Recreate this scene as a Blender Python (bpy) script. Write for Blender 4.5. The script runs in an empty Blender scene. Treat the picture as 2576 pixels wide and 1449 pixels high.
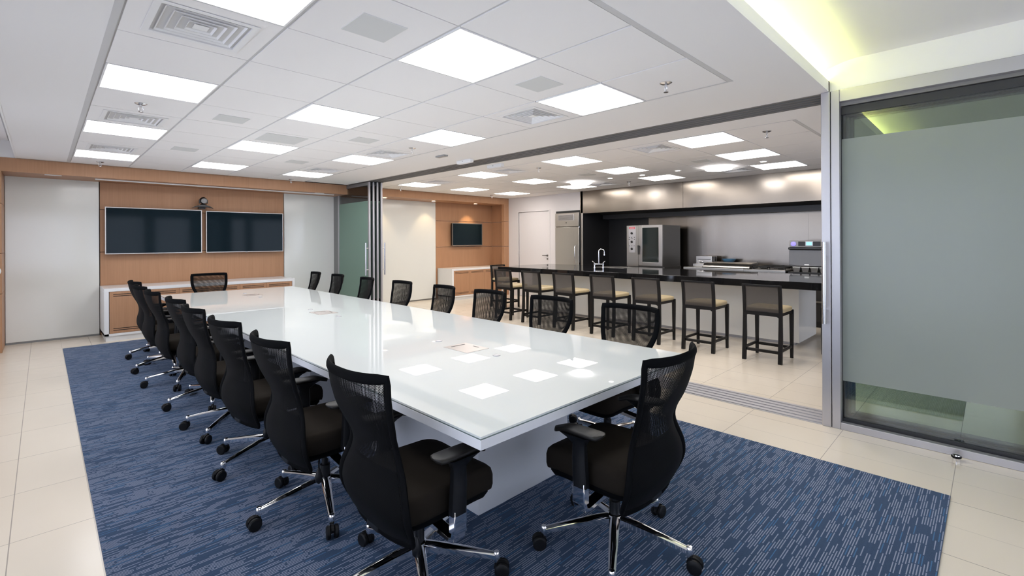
import bpy, bmesh, math, random
from mathutils import Vector, Matrix
random.seed(7)
S = bpy.context.scene
COL = S.collection
R = math.radians

# ------------------------------------------------------------------ camera
FPX = 1196.0
cam_d = bpy.data.cameras.new('camera')
cam = bpy.data.objects.new('camera', cam_d); COL.objects.link(cam)
cam_d.sensor_fit = 'HORIZONTAL'; cam_d.sensor_width = 36.0
cam_d.lens = FPX / 2576 * 36.0
cam_d.shift_y = -(724.5 - 606.0) / 2576.0
cam_d.clip_start = 0.02; cam_d.clip_end = 100
YAW = R(44.65); ROLL = -0.0048
rot = Matrix.Rotation(-YAW, 4, 'Z') @ Matrix.Rotation(R(90), 4, 'X') @ Matrix.Rotation(ROLL, 4, 'Z')
cam.matrix_world = Matrix.Translation((0, 0, 1.5)) @ rot
S.camera = cam

# ------------------------------------------------------------------ world, exposure
w = bpy.data.worlds.new('world'); S.world = w; w.use_nodes = True
bg = w.node_tree.nodes['Background']
bg.inputs[0].default_value = (0.82, 0.83, 1.0, 1); bg.inputs[1].default_value = 2.5
vs = S.view_settings
vs.view_transform = 'Standard'; vs.look = 'None'; vs.gamma = 1.0; vs.use_curve_mapping = False
vs.exposure = 0.70
PANEL_MAIN = 5.8
PANEL_KITCHEN = 7.6

# ------------------------------------------------------------------ materials
MATS = {}
def mat(name, col=(.8, .8, .8), rough=.5, metal=0.0, spec=.5, emit=None, estr=0, coat=0, coat_rough=.03, trans=0, ior=1.5, alpha=1, aniso=0):
    m = bpy.data.materials.new(name); m.use_nodes = True
    b = m.node_tree.nodes['Principled BSDF']
    b.inputs['Base Color'].default_value = (*col, 1)
    b.inputs['Roughness'].default_value = rough
    b.inputs['Metallic'].default_value = metal
    b.inputs['Specular IOR Level'].default_value = spec
    b.inputs['IOR'].default_value = ior
    b.inputs['Coat Weight'].default_value = coat
    b.inputs['Coat Roughness'].default_value = coat_rough
    b.inputs['Transmission Weight'].default_value = trans
    b.inputs['Alpha'].default_value = alpha
    b.inputs['Anisotropic'].default_value = aniso
    if emit:
        b.inputs['Emission Color'].default_value = (*emit, 1); b.inputs['Emission Strength'].default_value = estr
    MATS[name] = m
    return m
def nt(m): return m.node_tree, m.node_tree.nodes, m.node_tree.links, m.node_tree.nodes['Principled BSDF']
class NG:
    """tiny helper for math node chains"""
    def __init__(s, m): s.t, s.n, s.l, s.b = nt(m)
    def node(s, t, **k):
        x = s.n.new(t)
        for a, v in k.items(): setattr(x, a, v)
        return x
    def lk(s, a, b): s.l.new(a, b)
    def put(s, sock, v):
        if isinstance(v, (int, float)): sock.default_value = v
        else: s.l.new(v, sock)
    def m(s, op, a, b=None, c=None):
        x = s.n.new('ShaderNodeMath'); x.operation = op
        s.put(x.inputs[0], a)
        if b is not None: s.put(x.inputs[1], b)
        if c is not None: s.put(x.inputs[2], c)
        return x.outputs[0]
    def xyz(s, kind='Object'):
        tc = s.n.new('ShaderNodeTexCoord'); sp = s.n.new('ShaderNodeSeparateXYZ')
        s.l.new(tc.outputs[kind], sp.inputs[0]); return sp.outputs
    def comb(s, x, y, z=0.0):
        c = s.n.new('ShaderNodeCombineXYZ')
        s.put(c.inputs[0], x); s.put(c.inputs[1], y); s.put(c.inputs[2], z); return c.outputs[0]
    def mix(s, f, a, b):
        x = s.n.new('ShaderNodeMix'); x.data_type = 'RGBA'
        s.put(x.inputs[0], f)
        for i, v in ((6, a), (7, b)):
            if isinstance(v, tuple): x.inputs[i].default_value = (*v, 1)
            else: s.l.new(v, x.inputs[i])
        return x.outputs[2]
    def noise(s, vec, scale=5, detail=2, rough=.5):
        x = s.n.new('ShaderNodeTexNoise'); x.inputs['Scale'].default_value = scale
        x.inputs['Detail'].default_value = detail; x.inputs['Roughness'].default_value = rough
        if vec is not None: s.l.new(vec, x.inputs['Vector'])
        return x.outputs['Fac']
    def wn(s, vec):
        x = s.n.new('ShaderNodeTexWhiteNoise'); x.noise_dimensions = '3D'; s.l.new(vec, x.inputs['Vector']); return x.outputs['Value'], x.outputs['Color']

mat('plaster', (.88, .862, .855), .75, spec=.2)
mat('ceiling_tile', (.89, .868, .862), .85, spec=.2)
mat('grid_metal', (.62, .61, .61), .6)
mat('kitchen_paint', (.70, .67, .67), .55, spec=.3)
mat('white_paint', (.86, .85, .85), .55, spec=.3)
mat('white_lacquer', (.82, .82, .82), .22)
mat('island_white', (.86, .84, .79), .12)
mat('whiteboard', (.78, .79, .76), .10, spec=.5)
mat('table_glass', (.73, .765, .755), .008, spec=.75)
mat('glass_edge', (.16, .21, .20), .15)
mat('table_white', (.72, .73, .76), .35)
mat('aluminium', (.50, .49, .51), .4, metal=.8)
mat('aluminium_dark', (.25, .25, .25), .4, metal=.6)
mat('track_grey', (.23, .22, .21), .5, metal=.3)
mat('gap_black', (.012, .013, .014), .6)
mat('chrome', (.82, .82, .84), .07, metal=1)
mat('chrome_satin', (.72, .72, .74), .22, metal=1)
mat('chair_black', (.0025, .0028, .0035), .75, spec=.06)
mat('chair_plastic', (.005, .0055, .007), .42, spec=.3)
mat('arm_pad', (.008, .0072, .0065), .45, spec=.35)
mat('seat_fabric', (.017, .0138, .0108), .9, spec=.08)
mat('caster_black', (.004, .004, .005), .5, spec=.25)
mat('stool_wood', (.005, .0042, .004), .38, spec=.3)
mat('stool_leather', (.46, .37, .22), .33)
mat('counter_black', (.010, .010, .011), .055, spec=.7)
mat('tv_screen', (.006, .014, .020), .07, spec=.12)
mat('tv_bezel', (.62, .60, .60), .35, metal=.3)
mat('tv_bezel_grey', (.25, .24, .23), .35, metal=.5)
mat('black_plastic', (.012, .012, .013), .35)
mat('grey_plastic', (.30, .30, .30), .4)
mat('dark_steel', (.06, .058, .058), .38, metal=.6)
mat('recess_steel_shaded', (.022, .022, .024), .35, metal=.3)  # stainless in the recess, its shade put into the colour
mat('steel_grey', (.16, .155, .15), .3, metal=.7)
mat('oven_glass', (.012, .018, .017), .06, spec=.6)
mat('cast_iron', (.010, .010, .010), .6)
mat('red_badge', (.55, .08, .10), .4)
mat('badge_white', (.75, .75, .74), .4)
mat('dark_slot', (.02, .012, .008), .7)
mat('panel_diffuser', (1, 1, 1), .5, emit=(.985, .985, 1.0), estr=PANEL_MAIN)
mat('panel_diffuser_warm', (1, 1, 1), .5, emit=(1.0, .94, .875), estr=PANEL_KITCHEN)
mat('round_diffuser', (1, 1, 1), .5, emit=(1.0, .98, .97), estr=11)
mat('downlight_lamp', (1, 1, 1), .5, emit=(1.0, .78, .48), estr=14)
mat('downlight_cool', (1, 1, 1), .5, emit=(1.0, .9, .82), estr=14)
mat('cove_led', (1, 1, 1), .5, emit=(.92, 1.0, .30), estr=24)
mat('lcd_blue', (.02, .1, .2), .3, emit=(.25, .62, .95), estr=1.1)
mat('dial_blue', (.02, .02, .2), .3, emit=(.22, .18, .95), estr=1.3)
mat('floor_box', (.55, .50, .47), .3, metal=.25)
mat('sensor_fabric', (.68, .68, .67), .9)
mat('blue_bowl', (.10, .25, .42), .2)
mat('mullion', (.03, .03, .033), .5)

def wood(name, c1, c2):
    m = mat(name, c1, .42, spec=.3); g = NG(m); X, Y, Z = g.xyz()
    u = g.m('ADD', X, Y)
    v = g.comb(g.m('MULTIPLY', u, 55), g.m('MULTIPLY', Z, 1.6), 0.0)
    n1 = g.noise(v, 1.0, 4, .6)
    v2 = g.comb(g.m('MULTIPLY', u, 7), g.m('MULTIPLY', Z, .4), 3.0)
    n2 = g.noise(v2, 1.0, 2, .5)
    f = g.m('ADD', g.m('MULTIPLY', n1, .75), g.m('MULTIPLY', n2, .45))
    f = g.m('SUBTRACT', f, .12)
    g.lk(g.mix(f, c1, c2), g.b.inputs['Base Color'])
wood('oak', (.36, .185, .10), (.54, .305, .175))

def floor_mat():
    m = mat('floor_tile', (.7, .65, .58), .16, spec=.45); g = NG(m); X, Y, Z = g.xyz()
    def joint(c, off, per, wd):
        f = g.m('FRACT', g.m('DIVIDE', g.m('SUBTRACT', c, off), per))
        d = g.m('ABSOLUTE', g.m('SUBTRACT', f, .5))
        return g.m('GREATER_THAN', d, .5 - wd / per / 2), g.m('FLOOR', g.m('DIVIDE', g.m('SUBTRACT', c, off), per))
    jx, ix = joint(X, -.123, .6355, .0045)
    jx2, ix2 = joint(X, .195, .6355, .003)
    jy, iy = joint(Y, .18, .6555, .004)
    rv, rc = g.wn(g.comb(ix, iy, 1.0))
    n = g.noise(g.comb(X, Y, Z), 1.3, 2)
    base = g.mix(g.m('ADD', g.m('MULTIPLY', rv, .3), g.m('MULTIPLY', n, .5)), (.77, .68, .56), (.83, .75, .635))
    c1 = g.mix(g.m('MAXIMUM', jx, jy), base, (.42, .37, .32))
    c2 = g.mix(g.m('MULTIPLY', jx2, .55), c1, (.42, .37, .32))
    g.lk(c2, g.b.inputs['Base Color'])
    r = g.m('ADD', .15, g.m('MULTIPLY', g.noise(g.comb(X, Y, Z), 9, 3), .10))
    g.lk(r, g.b.inputs['Roughness'])
floor_mat()

def carpet_mat():
    m = mat('carpet', (.03, .06, .12), .95, spec=.08); g = NG(m); X, Y, Z = g.xyz()
    W = .0105
    row = g.m('FLOOR', g.m('DIVIDE', Y, W)); fy = g.m('FRACT', g.m('DIVIDE', Y, W))
    rr, rc = g.wn(g.comb(row, 0.0, 0.0))
    # streaks start in staggered bands, as tufted loops
    band = g.m('FLOOR', g.m('DIVIDE', row, 3)); br, _ = g.wn(g.comb(band, 5.0, 0.0))
    u = g.m('ADD', g.m('DIVIDE', X, .105), g.m('ADD', g.m('MULTIPLY', br, 7), g.m('MULTIPLY', rr, .45)))
    iu = g.m('FLOOR', u); fu = g.m('FRACT', u)
    v, vc = g.wn(g.comb(iu, row, 2.0))
    v2, _ = g.wn(g.comb(iu, row, 9.0))
    line = g.m('MULTIPLY', g.m('LESS_THAN', g.m('ABSOLUTE', g.m('SUBTRACT', fy, .5)), .20), g.m('LESS_THAN', g.m('ABSOLUTE', g.m('SUBTRACT', fu, .5)), .46))
    light = g.m('MULTIPLY', line, g.m('GREATER_THAN', v, .42))
    blue = g.m('MULTIPLY', line, g.m('LESS_THAN', v, .10))
    n = g.noise(g.comb(X, Y, Z), 260, 2)
    base = g.mix(v2, (.022, .046, .094), (.027, .054, .108))
    c = g.mix(blue, base, (.05, .15, .30))
    c = g.mix(light, c, (.30, .325, .42))
    c = g.mix(g.m('MULTIPLY', n, .25), c, (.02, .035, .07))
    g.lk(c, g.b.inputs['Base Color'])
    g.b.inputs['Sheen Weight'].default_value = .25
    g.b.inputs['Sheen Tint'].default_value = (.6, .75, 1, 1)
    bp = g.node('ShaderNodeBump'); bp.inputs['Strength'].default_value = .5; bp.inputs['Distance'].default_value = .003
    g.lk(g.m('ADD', g.m('MULTIPLY', line, .7), n), bp.inputs['Height']); g.lk(bp.outputs[0], g.b.inputs['Normal'])
carpet_mat()

def brushed(name, col, rough, axis='Z', aniso=.0):
    """stainless sheet: fine vertical brushing so reflections smear"""
    m = mat(name, col, rough, metal=1.0); g = NG(m); X, Y, Z = g.xyz()
    u = g.m('ADD', X, Y)
    n = g.noise(g.comb(g.m('MULTIPLY', u, 3.0), g.m('MULTIPLY', Z, 260), 0.0), 1, 3)
    g.lk(g.m('ADD', rough - .05, g.m('MULTIPLY', n, .1)), g.b.inputs['Roughness'])
    bp = g.node('ShaderNodeBump'); bp.inputs['Strength'].default_value = .0; bp.inputs['Distance'].default_value = .002
    g.lk(n, bp.inputs['Height']); 
    n3 = g.noise(g.comb(g.m('MULTIPLY', u, 1.4), 0.0, g.m('MULTIPLY', Z, .25)), 1, 1)
    bp2 = g.node('ShaderNodeBump'); bp2.inputs['Strength'].default_value = .35; bp2.inputs['Distance'].default_value = .06
    g.lk(n3, bp2.inputs['Height']); g.lk(bp.outputs[0], bp2.inputs['Normal']); g.lk(bp2.outputs[0], g.b.inputs['Normal'])
    return m
brushed('stainless', (.275, .245, .215), .22)
brushed('stainless_light', (.50, .485, .465), .30)

def mesh_fabric(name, hole, col, pu, pv, tilt=0.0, depth=.25):
    """knitted net: real holes cut by transparency in UV space (metres)"""
    m = mat(name, col, .7, spec=.12); g = NG(m)
    tc = g.node('ShaderNodeTexCoord'); sp = g.node('ShaderNodeSeparateXYZ'); g.lk(tc.outputs['UV'], sp.inputs[0])
    U, V = sp.outputs[0], sp.outputs[1]
    u = g.m('DIVIDE', g.m('ADD', U, g.m('MULTIPLY', V, tilt)), pu); v = g.m('DIVIDE', V, pv)
    rowp = g.m('MULTIPLY', g.m('FLOORED_MODULO', g.m('FLOOR', v), 2.0), .5)
    fu = g.m('ABSOLUTE', g.m('SUBTRACT', g.m('FRACT', g.m('ADD', u, rowp)), .5))
    fv = g.m('ABSOLUTE', g.m('SUBTRACT', g.m('FRACT', v), .5))
    # threads have depth: the open part of each hole narrows as the cloth is seen obliquely
    ge = g.node('ShaderNodeNewGeometry'); dp = g.node('ShaderNodeVectorMath'); dp.operation = 'DOT_PRODUCT'
    g.lk(ge.outputs['Normal'], dp.inputs[0]); g.lk(ge.outputs['Incoming'], dp.inputs[1])
    cs = g.m('MAXIMUM', g.m('ABSOLUTE', dp.outputs['Value']), .05)
    tn = g.m('DIVIDE', g.m('SQRT', g.m('SUBTRACT', 1.0, g.m('MULTIPLY', cs, cs))), cs)
    hu = g.m('MULTIPLY', g.m('SUBTRACT', 1.0, g.m('MULTIPLY', tn, depth)), hole / 2)
    h = g.m('MULTIPLY', g.m('LESS_THAN', fu, hu), g.m('LESS_THAN', fv, hole / 2))
    tr = g.node('ShaderNodeBsdfTransparent'); mx = g.node('ShaderNodeMixShader')
    g.lk(h, mx.inputs[0]); g.lk(g.b.outputs[0], mx.inputs[1]); g.lk(tr.outputs[0], mx.inputs[2])
    g.lk(mx.outputs[0], g.n['Material Output'].inputs['Surface'])
mesh_fabric('net_front', .74, (.0045, .0042, .0042), .0046, .0042, 0.0)
mesh_fabric('net_rear', .74, (.003, .0033, .004), .0049, .0040, .06)
mesh_fabric('stool_weave', .40, (.075, .066, .060), .0040, .0040, 0, .1)

def clear_glass(name, tint, refl=1.0):
    m = mat(name, tint, .0); g = NG(m)
    tr = g.node('ShaderNodeBsdfTransparent'); tr.inputs[0].default_value = (*tint, 1)
    gl = g.node('ShaderNodeBsdfGlossy'); gl.inputs['Roughness'].default_value = .01
    fr = g.node('ShaderNodeFresnel'); fr.inputs['IOR'].default_value = 1.52
    mx = g.node('ShaderNodeMixShader')
    g.lk(g.m('MINIMUM', g.m('MULTIPLY', fr.outputs[0], 1.9 * refl), 1.0), mx.inputs[0]); g.lk(tr.outputs[0], mx.inputs[1]); g.lk(gl.outputs[0], mx.inputs[2])
    g.lk(mx.outputs[0], g.n['Material Output'].inputs['Surface'])
clear_glass('clear_glass', (.90, .95, .92))
clear_glass('window_glass', (.92, .96, .97))
def frosted(name, col, tcol):
    m = mat(name, col, .3); g = NG(m)
    df = g.node('ShaderNodeBsdfDiffuse'); df.inputs[0].default_value = (*col, 1)
    tl = g.node('ShaderNodeBsdfTranslucent'); tl.inputs[0].default_value = (*tcol, 1)
    gl = g.node('ShaderNodeBsdfGlossy'); gl.inputs['Roughness'].default_value = .22
    fr = g.node('ShaderNodeFresnel'); fr.inputs['IOR'].default_value = 1.45
    m1 = g.node('ShaderNodeMixShader'); m1.inputs[0].default_value = .35
    g.lk(df.outputs[0], m1.inputs[1]); g.lk(tl.outputs[0], m1.inputs[2])
    m2 = g.node('ShaderNodeMixShader'); g.lk(fr.outputs[0], m2.inputs[0]); g.lk(m1.outputs[0], m2.inputs[1]); g.lk(gl.outputs[0], m2.inputs[2])
    g.lk(m2.outputs[0], g.n['Material Output'].inputs['Surface'])
frosted('frosted_film', (.43, .475, .435), (.46, .51, .47))
frosted('frosted_film_green', (.25, .39, .31), (.28, .43, .34))

# ------------------------------------------------------------------ mesh tools
class MB:
    def __init__(s): s.bm = bmesh.new(); s.uv = None
    def box(s, x0, x1, y0, y1, z0, z1, M=None):
        vs_ = [s.bm.verts.new((x, y, z)) for x in (x0, x1) for y in (y0, y1) for z in (z0, z1)]
        for f in ((0, 1, 3, 2), (4, 6, 7, 5), (0, 4, 5, 1), (2, 3, 7, 6), (0, 2, 6, 4), (1, 5, 7, 3)):
            s.bm.faces.new([vs_[i] for i in f])
        if M is not None: bmesh.ops.transform(s.bm, matrix=M, verts=vs_)
        return s
    def lathe(s, prof, seg=24, M=None, cap=True):
        """prof: (r, z) list about local z"""
        rings = []; allv = []
        for r, z in prof:
            if r < 1e-6: ring = [s.bm.verts.new((0, 0, z))]
            else: ring = [s.bm.verts.new((r * math.cos(2 * math.pi * k / seg), r * math.sin(2 * math.pi * k / seg), z)) for k in range(seg)]
            rings.append(ring); allv += ring
        for a, b in zip(rings, rings[1:]):
            for k in range(seg):
                k2 = (k + 1) % seg
                if len(a) == 1 and len(b) == 1: continue
                if len(a) == 1: s.bm.faces.new((a[0], b[k2], b[k]))
                elif len(b) == 1: s.bm.faces.new((a[k], a[k2], b[0]))
                else: s.bm.faces.new((a[k], a[k2], b[k2], b[k]))
        if cap:
            if len(rings[0]) > 1: s.bm.faces.new(list(reversed(rings[0])))
            if len(rings[-1]) > 1: s.bm.faces.new(rings[-1])
        if M is not None: bmesh.ops.transform(s.bm, matrix=M, verts=allv)
        return s
    def cyl(s, p0, p1, r, seg=16, r2=None):
        p0, p1 = Vector(p0), Vector(p1); d = p1 - p0
        q = Vector((0, 0, 1)).rotation_difference(d.normalized()).to_matrix().to_4x4()
        return s.lathe([(r, 0), (r if r2 is None else r2, d.length)], seg, Matrix.Translation(p0) @ q)
    def tube(s, pts, r, seg=8, closed=False, flat=1.0, up=(0, 0, 1), radii=None):
        pts = [Vector(p) for p in pts]; n = len(pts); rings = []
        for i, p in enumerate(pts):
            a = pts[(i - 1) % n] if (closed or i > 0) else p
            b = pts[(i + 1) % n] if (closed or i < n - 1) else p
            t = (b - a).normalized(); u = Vector(up)
            if abs(t.dot(u)) > .95: u = Vector((0, 1, 0)) if abs(t.y) < .9 else Vector((1, 0, 0))
            sx = t.cross(u).normalized(); sy = sx.cross(t).normalized()
            rr = radii[i] if radii else r
            rings.append([s.bm.verts.new(p + sx * rr * math.cos(2 * math.pi * k / seg) + sy * rr * flat * math.sin(2 * math.pi * k / seg)) for k in range(seg)])
        m = n if closed else n - 1
        for i in range(m):
            a, b = rings[i], rings[(i + 1) % n]
            for k in range(seg): s.bm.faces.new((a[k], a[(k + 1) % seg], b[(k + 1) % seg], b[k]))
        if not closed: s.bm.faces.new(list(reversed(rings[0]))); s.bm.faces.new(rings[-1])
        return s
    def loft(s, secs, cap=True, closed=True):
        rings = [[s.bm.verts.new(p) for p in sec] for sec in secs]; n = len(rings[0])
        for a, b in zip(rings, rings[1:]):
            for k in range(n if closed else n - 1): s.bm.faces.new((a[k], a[(k + 1) % n], b[(k + 1) % n], b[k]))
        if cap: s.bm.faces.new(list(reversed(rings[0]))); s.bm.faces.new(rings[-1])
        return s
    def prism(s, poly, axis, a, b):
        """poly 2D points extruded along axis from a to b. axis x: (y,z); y: (x,z); z: (x,y)"""
        def P(p, t): return {'x': (t, p[0], p[1]), 'y': (p[0], t, p[1]), 'z': (p[0], p[1], t)}[axis]
        return s.loft([[P(p, a) for p in poly], [P(p, b) for p in poly]])
    def grid(s, fn, nu, nv, uvfn=None):
        g_ = [[s.bm.verts.new(fn(i / nu, j / nv)) for i in range(nu + 1)] for j in range(nv + 1)]
        if uvfn: s.uv = s.bm.loops.layers.uv.verify()
        for j in range(nv):
            for i in range(nu):
                f = s.bm.faces.new((g_[j][i], g_[j][i + 1], g_[j + 1][i + 1], g_[j + 1][i]))
                if uvfn:
                    for lp, (a, b) in zip(f.loops, ((i, j), (i + 1, j), (i + 1, j + 1), (i, j + 1))): lp[s.uv].uv = uvfn(a / nu, b / nv)
        return s
    def build(s, name, m, parent=None, bevel=0, smooth=40, seg=2, recalc=True):
        if recalc: bmesh.ops.recalc_face_normals(s.bm, faces=s.bm.faces)
        me = bpy.data.meshes.new(name); s.bm.to_mesh(me); s.bm.free()
        me.materials.append(MATS[m] if isinstance(m, str) else m)
        me.shade_smooth(); me.set_sharp_from_angle(angle=R(smooth))
        o = bpy.data.objects.new(name, me); COL.objects.link(o)
        if parent is not None: o.parent = parent
        if bevel:
            b = o.modifiers.new('bevel', 'BEVEL'); b.width = bevel; b.segments = seg; b.limit_method = 'ANGLE'; b.angle_limit = R(40)
            b.harden_normals = False
        return o
def box(*a): return MB().box(*a)
def thing(name, label, cat, loc=(0, 0, 0), rz=0, group=None):
    o = bpy.data.objects.new(name, None); COL.objects.link(o); o.empty_display_size = .1
    o.location = loc; o.rotation_euler = (0, 0, rz); o['label'] = label; o['category'] = cat
    if group: o['group'] = group
    return o
def tag(o, label, cat, group=None):
    o['label'] = label; o['category'] = cat
    if group: o['group'] = group
    return o
def struct(o):
    o['kind'] = 'structure'; return o
def dup(root, loc, rz, label, phase=None, phase0=0):
    r = root.copy(); COL.objects.link(r); r.location = loc; r.rotation_euler = (0, 0, rz); r['label'] = label
    for ch in list(root.children):
        c = ch.copy(); COL.objects.link(c); c.parent = r
        if phase is not None and ch.name.split('.')[0] in ('base_leg', 'caster'):
            c.rotation_euler = (0, 0, ch.rotation_euler[2] + phase - phase0)
        for g in list(ch.children):
            d = g.copy(); COL.objects.link(d); d.parent = c
    return r

ZC = 2.68          # suspended ceiling
ZH = 2.91          # raised plaster ceiling
# ------------------------------------------------------------------ SETTING
struct(box(-1.5, 10.5, -3.4, 10.5, -.1, 0).build('floor', 'floor_tile'))
cp = box(.2, 3.75, .18, 9.26, 0.0, .007).build('carpet', 'carpet')
tag(cp, 'large blue carpet with fine pale streaks laid under the conference table', 'carpet')

# far wall (behind the screens), left pier, walls
struct(box(-1.6, 10.6, 10.26, 10.4, 0, 3.0).build('wall_far', 'white_paint'))
# left wall with window openings
mb = MB()
mb.box(-1.55, -1.4, -3.2, 9.53, 0, .12); mb.box(-1.55, -1.4, -3.2, 9.53, 2.6, 3.0)
for y0, y1 in ((-3.2, -2.9), (-.6, -.3), (2.0, 2.3), (4.6, 4.9), (7.2, 7.5), (9.3, 9.53)): mb.box(-1.55, -1.4, y0, y1, .12, 2.6)
struct(mb.build('wall_left', 'white_paint'))
n = 1
for y0, y1 in ((-2.9, -.6), (-.3, 2.0), (2.3, 4.6), (4.9, 7.2), (7.5, 9.3)):
    ym = (y0 + y1) / 2
    wn_ = MB().box(-1.50, -1.45, y0, y1, .12, .17).box(-1.50, -1.45, y0, y1, 2.55, 2.6)
    for a in (y0, ym - .03, y1 - .05): wn_.box(-1.50, -1.45, a, a + .05, .17, 2.55)
    wo = struct(wn_.build('window_%d' % n, 'mullion'))
    box(-1.48, -1.47, y0 + .05, y1 - .05, .17, 2.55).build('pane', 'window_glass', wo)
    n += 1
# near wall behind the camera; its kitchen-side windows are added to brighten the kitchen
mb = MB()
mb.box(-1.55, 10.6, -3.4, -3.25, 0, .1); mb.box(-1.55, 4.7, -3.4, -3.25, .1, .5); mb.box(-1.55, 10.6, -3.4, -3.25, 2.55, 3.0)
xs = [(-1.3, 1.0), (1.25, 2.9), (3.15, 4.4), (4.95, 6.5), (6.7, 8.3), (8.5, 10.2)]
edges = [-1.55] + [e for a in xs for e in a] + [10.6]
for i in range(0, len(edges), 2): mb.box(edges[i], edges[i + 1], -3.4, -3.25, .5 if edges[i] < 3 else .1, 2.55)
struct(mb.build('wall_near', 'white_paint'))
for a, b in xs:
    zb = .5 if a < 4.6 else .1
    wn_ = MB().box(a, b, -3.36, -3.3, zb, zb + .05).box(a, b, -3.36, -3.3, 2.5, 2.55).box(a, a + .05, -3.36, -3.3, zb + .05, 2.5).box(b - .05, b, -3.36, -3.3, zb + .05, 2.5)
    wo = struct(wn_.build('window_%d' % n, 'mullion'))
    box(a + .05, b - .05, -3.34, -3.33, zb + .05, 2.5).build('pane', 'window_glass', wo)
    n += 1

# kitchen side wall with door opening, fridge bay and the cooking recess
mb = MB()
mb.box(9.28, 9.43, 9.16, 10.3, 0, ZC)            # beside the door
mb.box(9.28, 9.43, 8.02, 9.16, 2.29, ZC)         # above door
mb.box(9.28, 9.43, 7.79, 8.02, 0, ZC)            # between door and fridge
mb.box(9.28, 9.43, 6.98, 7.79, 2.24, ZC)         # above fridge
struct(mb.build('wall_kitchen', 'kitchen_paint'))
struct(box(9.43, 10.5, 7.79, 10.3, 0, ZC).build('wall_service', 'white_paint'))
struct(box(10.34, 10.5, -3.3, 7.79, 0, 3.0).build('wall_right', 'white_paint'))
d = struct(box(9.30, 9.345, 8.05, 9.13, .005, 2.27).build('door_1', 'kitchen_paint', bevel=.003))
hd = MB(); hd.cyl((9.30, 8.11, 1.117), (9.25, 8.11, 1.117), .012); hd.cyl((9.255, 8.105, 1.117), (9.255, 8.25, 1.117), .009)
hd.lathe([(.026, 0), (.026, .008)], 20, Matrix.Translation((9.30, 8.11, 1.117)) @ Matrix.Rotation(R(-90), 4, 'Y'))
hd.build('door_handle', 'steel_grey', d)
for z in (1.03, ): MB().lathe([(.022, 0), (.022, .008)], 20, Matrix.Translation((9.30, 8.11, z)) @ Matrix.Rotation(R(-90), 4, 'Y')).build('lock', 'steel_grey', d)
for z in (.25, 1.1, 1.98): box(9.288, 9.302, 9.125, 9.15, z, z + .12).build('hinge', 'chrome_satin', d)
mb = MB().box(9.268, 9.282, 9.13, 9.17, 0, 2.31).box(9.268, 9.282, 8.0, 8.045, 0, 2.31).box(9.268, 9.282, 8.045, 9.13, 2.275, 2.31)
struct(mb.build('trim_1', 'kitchen_paint', bevel=.002))

# ceilings -------------------------------------------------------------
Y0, PY = 1.388, .67
XM, PM = .289, .671      # main grid
XK, PK = 5.271, .680     # kitchen grid
LIGHT_COLS, LIGHT_ROWS = (0, 2, 4), (1, 4, 7, 10)
VENT_M = [(0, 2), (0, 6), (0, 9), (4, 2), (4, 6), (4, 9)]
VENT_K = [(0, 2), (0, 6), (0, 9), (4, 2), (4, 6)]
def in_light(i, j): return i in LIGHT_COLS and j in LIGHT_ROWS
def grid_ceiling(x0, p, vents, gx, gy):
    g_ = MB()
    for i in range(5):
        for j in range(12):
            if in_light(i, j) or (i, j) in vents: continue
            a, b = x0 + i * p, Y0 + j * PY
            g_.box(a + gx, a + p - gx, b + gy, b + PY - gy, ZC - .001, ZC + .02)
    return g_
struct(grid_ceiling(XM, PM, VENT_M, .010, .0045).build('ceiling', 'ceiling_tile'))
struct(grid_ceiling(XK, PK, VENT_K, .008, .0045).build('ceiling_kitchen', 'ceiling_tile'))
YE = Y0 + 12 * PY
cb = MB()
cb.box(XM, XM + 5 * PM, Y0, YE, ZC + .006, ZC + .05).box(XK, XK + 5 * PK, Y0, YE, ZC + .006, ZC + .05)
struct(cb.build('trim_2', 'grid_metal'))
# exposed edge rails of the grid
ed = MB()
ed.box(XM - .035, XM, Y0 - .03, YE, ZC - .002, ZC + .02).box(XM + 5 * PM, XM + 5 * PM + .012, Y0, YE, ZC - .002, ZC + .02)
ed.box(XM, XM + 5 * PM + .012, Y0 - .035, Y0, ZC - .002, ZC + .02)
ed.box(XK - .012, XK, Y0 - .03, YE, ZC - .002, ZC + .02).box(XK + 5 * PK, XK + 5 * PK + .02, Y0, YE, ZC - .002, ZC + .02)
ed.box(XK, XK + 5 * PK + .012, Y0 - .03, Y0, ZC - .002, ZC + .02)
struct(ed.build('trim_3', 'grid_metal'))
pl = MB()
pl.box(-.25, XM - .035, .945, 9.52, ZC, ZC + .035)
pl.box(XM - .035, 4.5, .945, Y0 - .035, ZC, ZC + .035)
pl.box(XM + 5 * PM + .012, 4.5, Y0 - .035, 9.52, ZC, ZC + .035)
pl.box(4.85, XK - .012, -3.25, 9.52, ZC, ZC + .035)
pl.box(XK - .012, 9.6, -3.25, Y0 - .03, ZC, ZC + .035)
pl.box(XK + 5 * PK + .02, 9.43, Y0 - .03, 9.52, ZC, ZC + .035)
pl.box(XM - .035, 4.5, YE, 9.52, ZC, ZC + .035).box(XK - .012, XK + 5 * PK + .02, YE, 9.52, ZC, ZC + .035)
pl.box(-.25, 9.43, 9.5, 10.3, ZC, ZC + .035)
struct(pl.build('ceiling_border', 'plaster'))
struct(box(-1.55, 10.5, -3.4, 10.4, 2.98, 3.06).build('ceiling_slab', 'plaster'))
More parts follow.
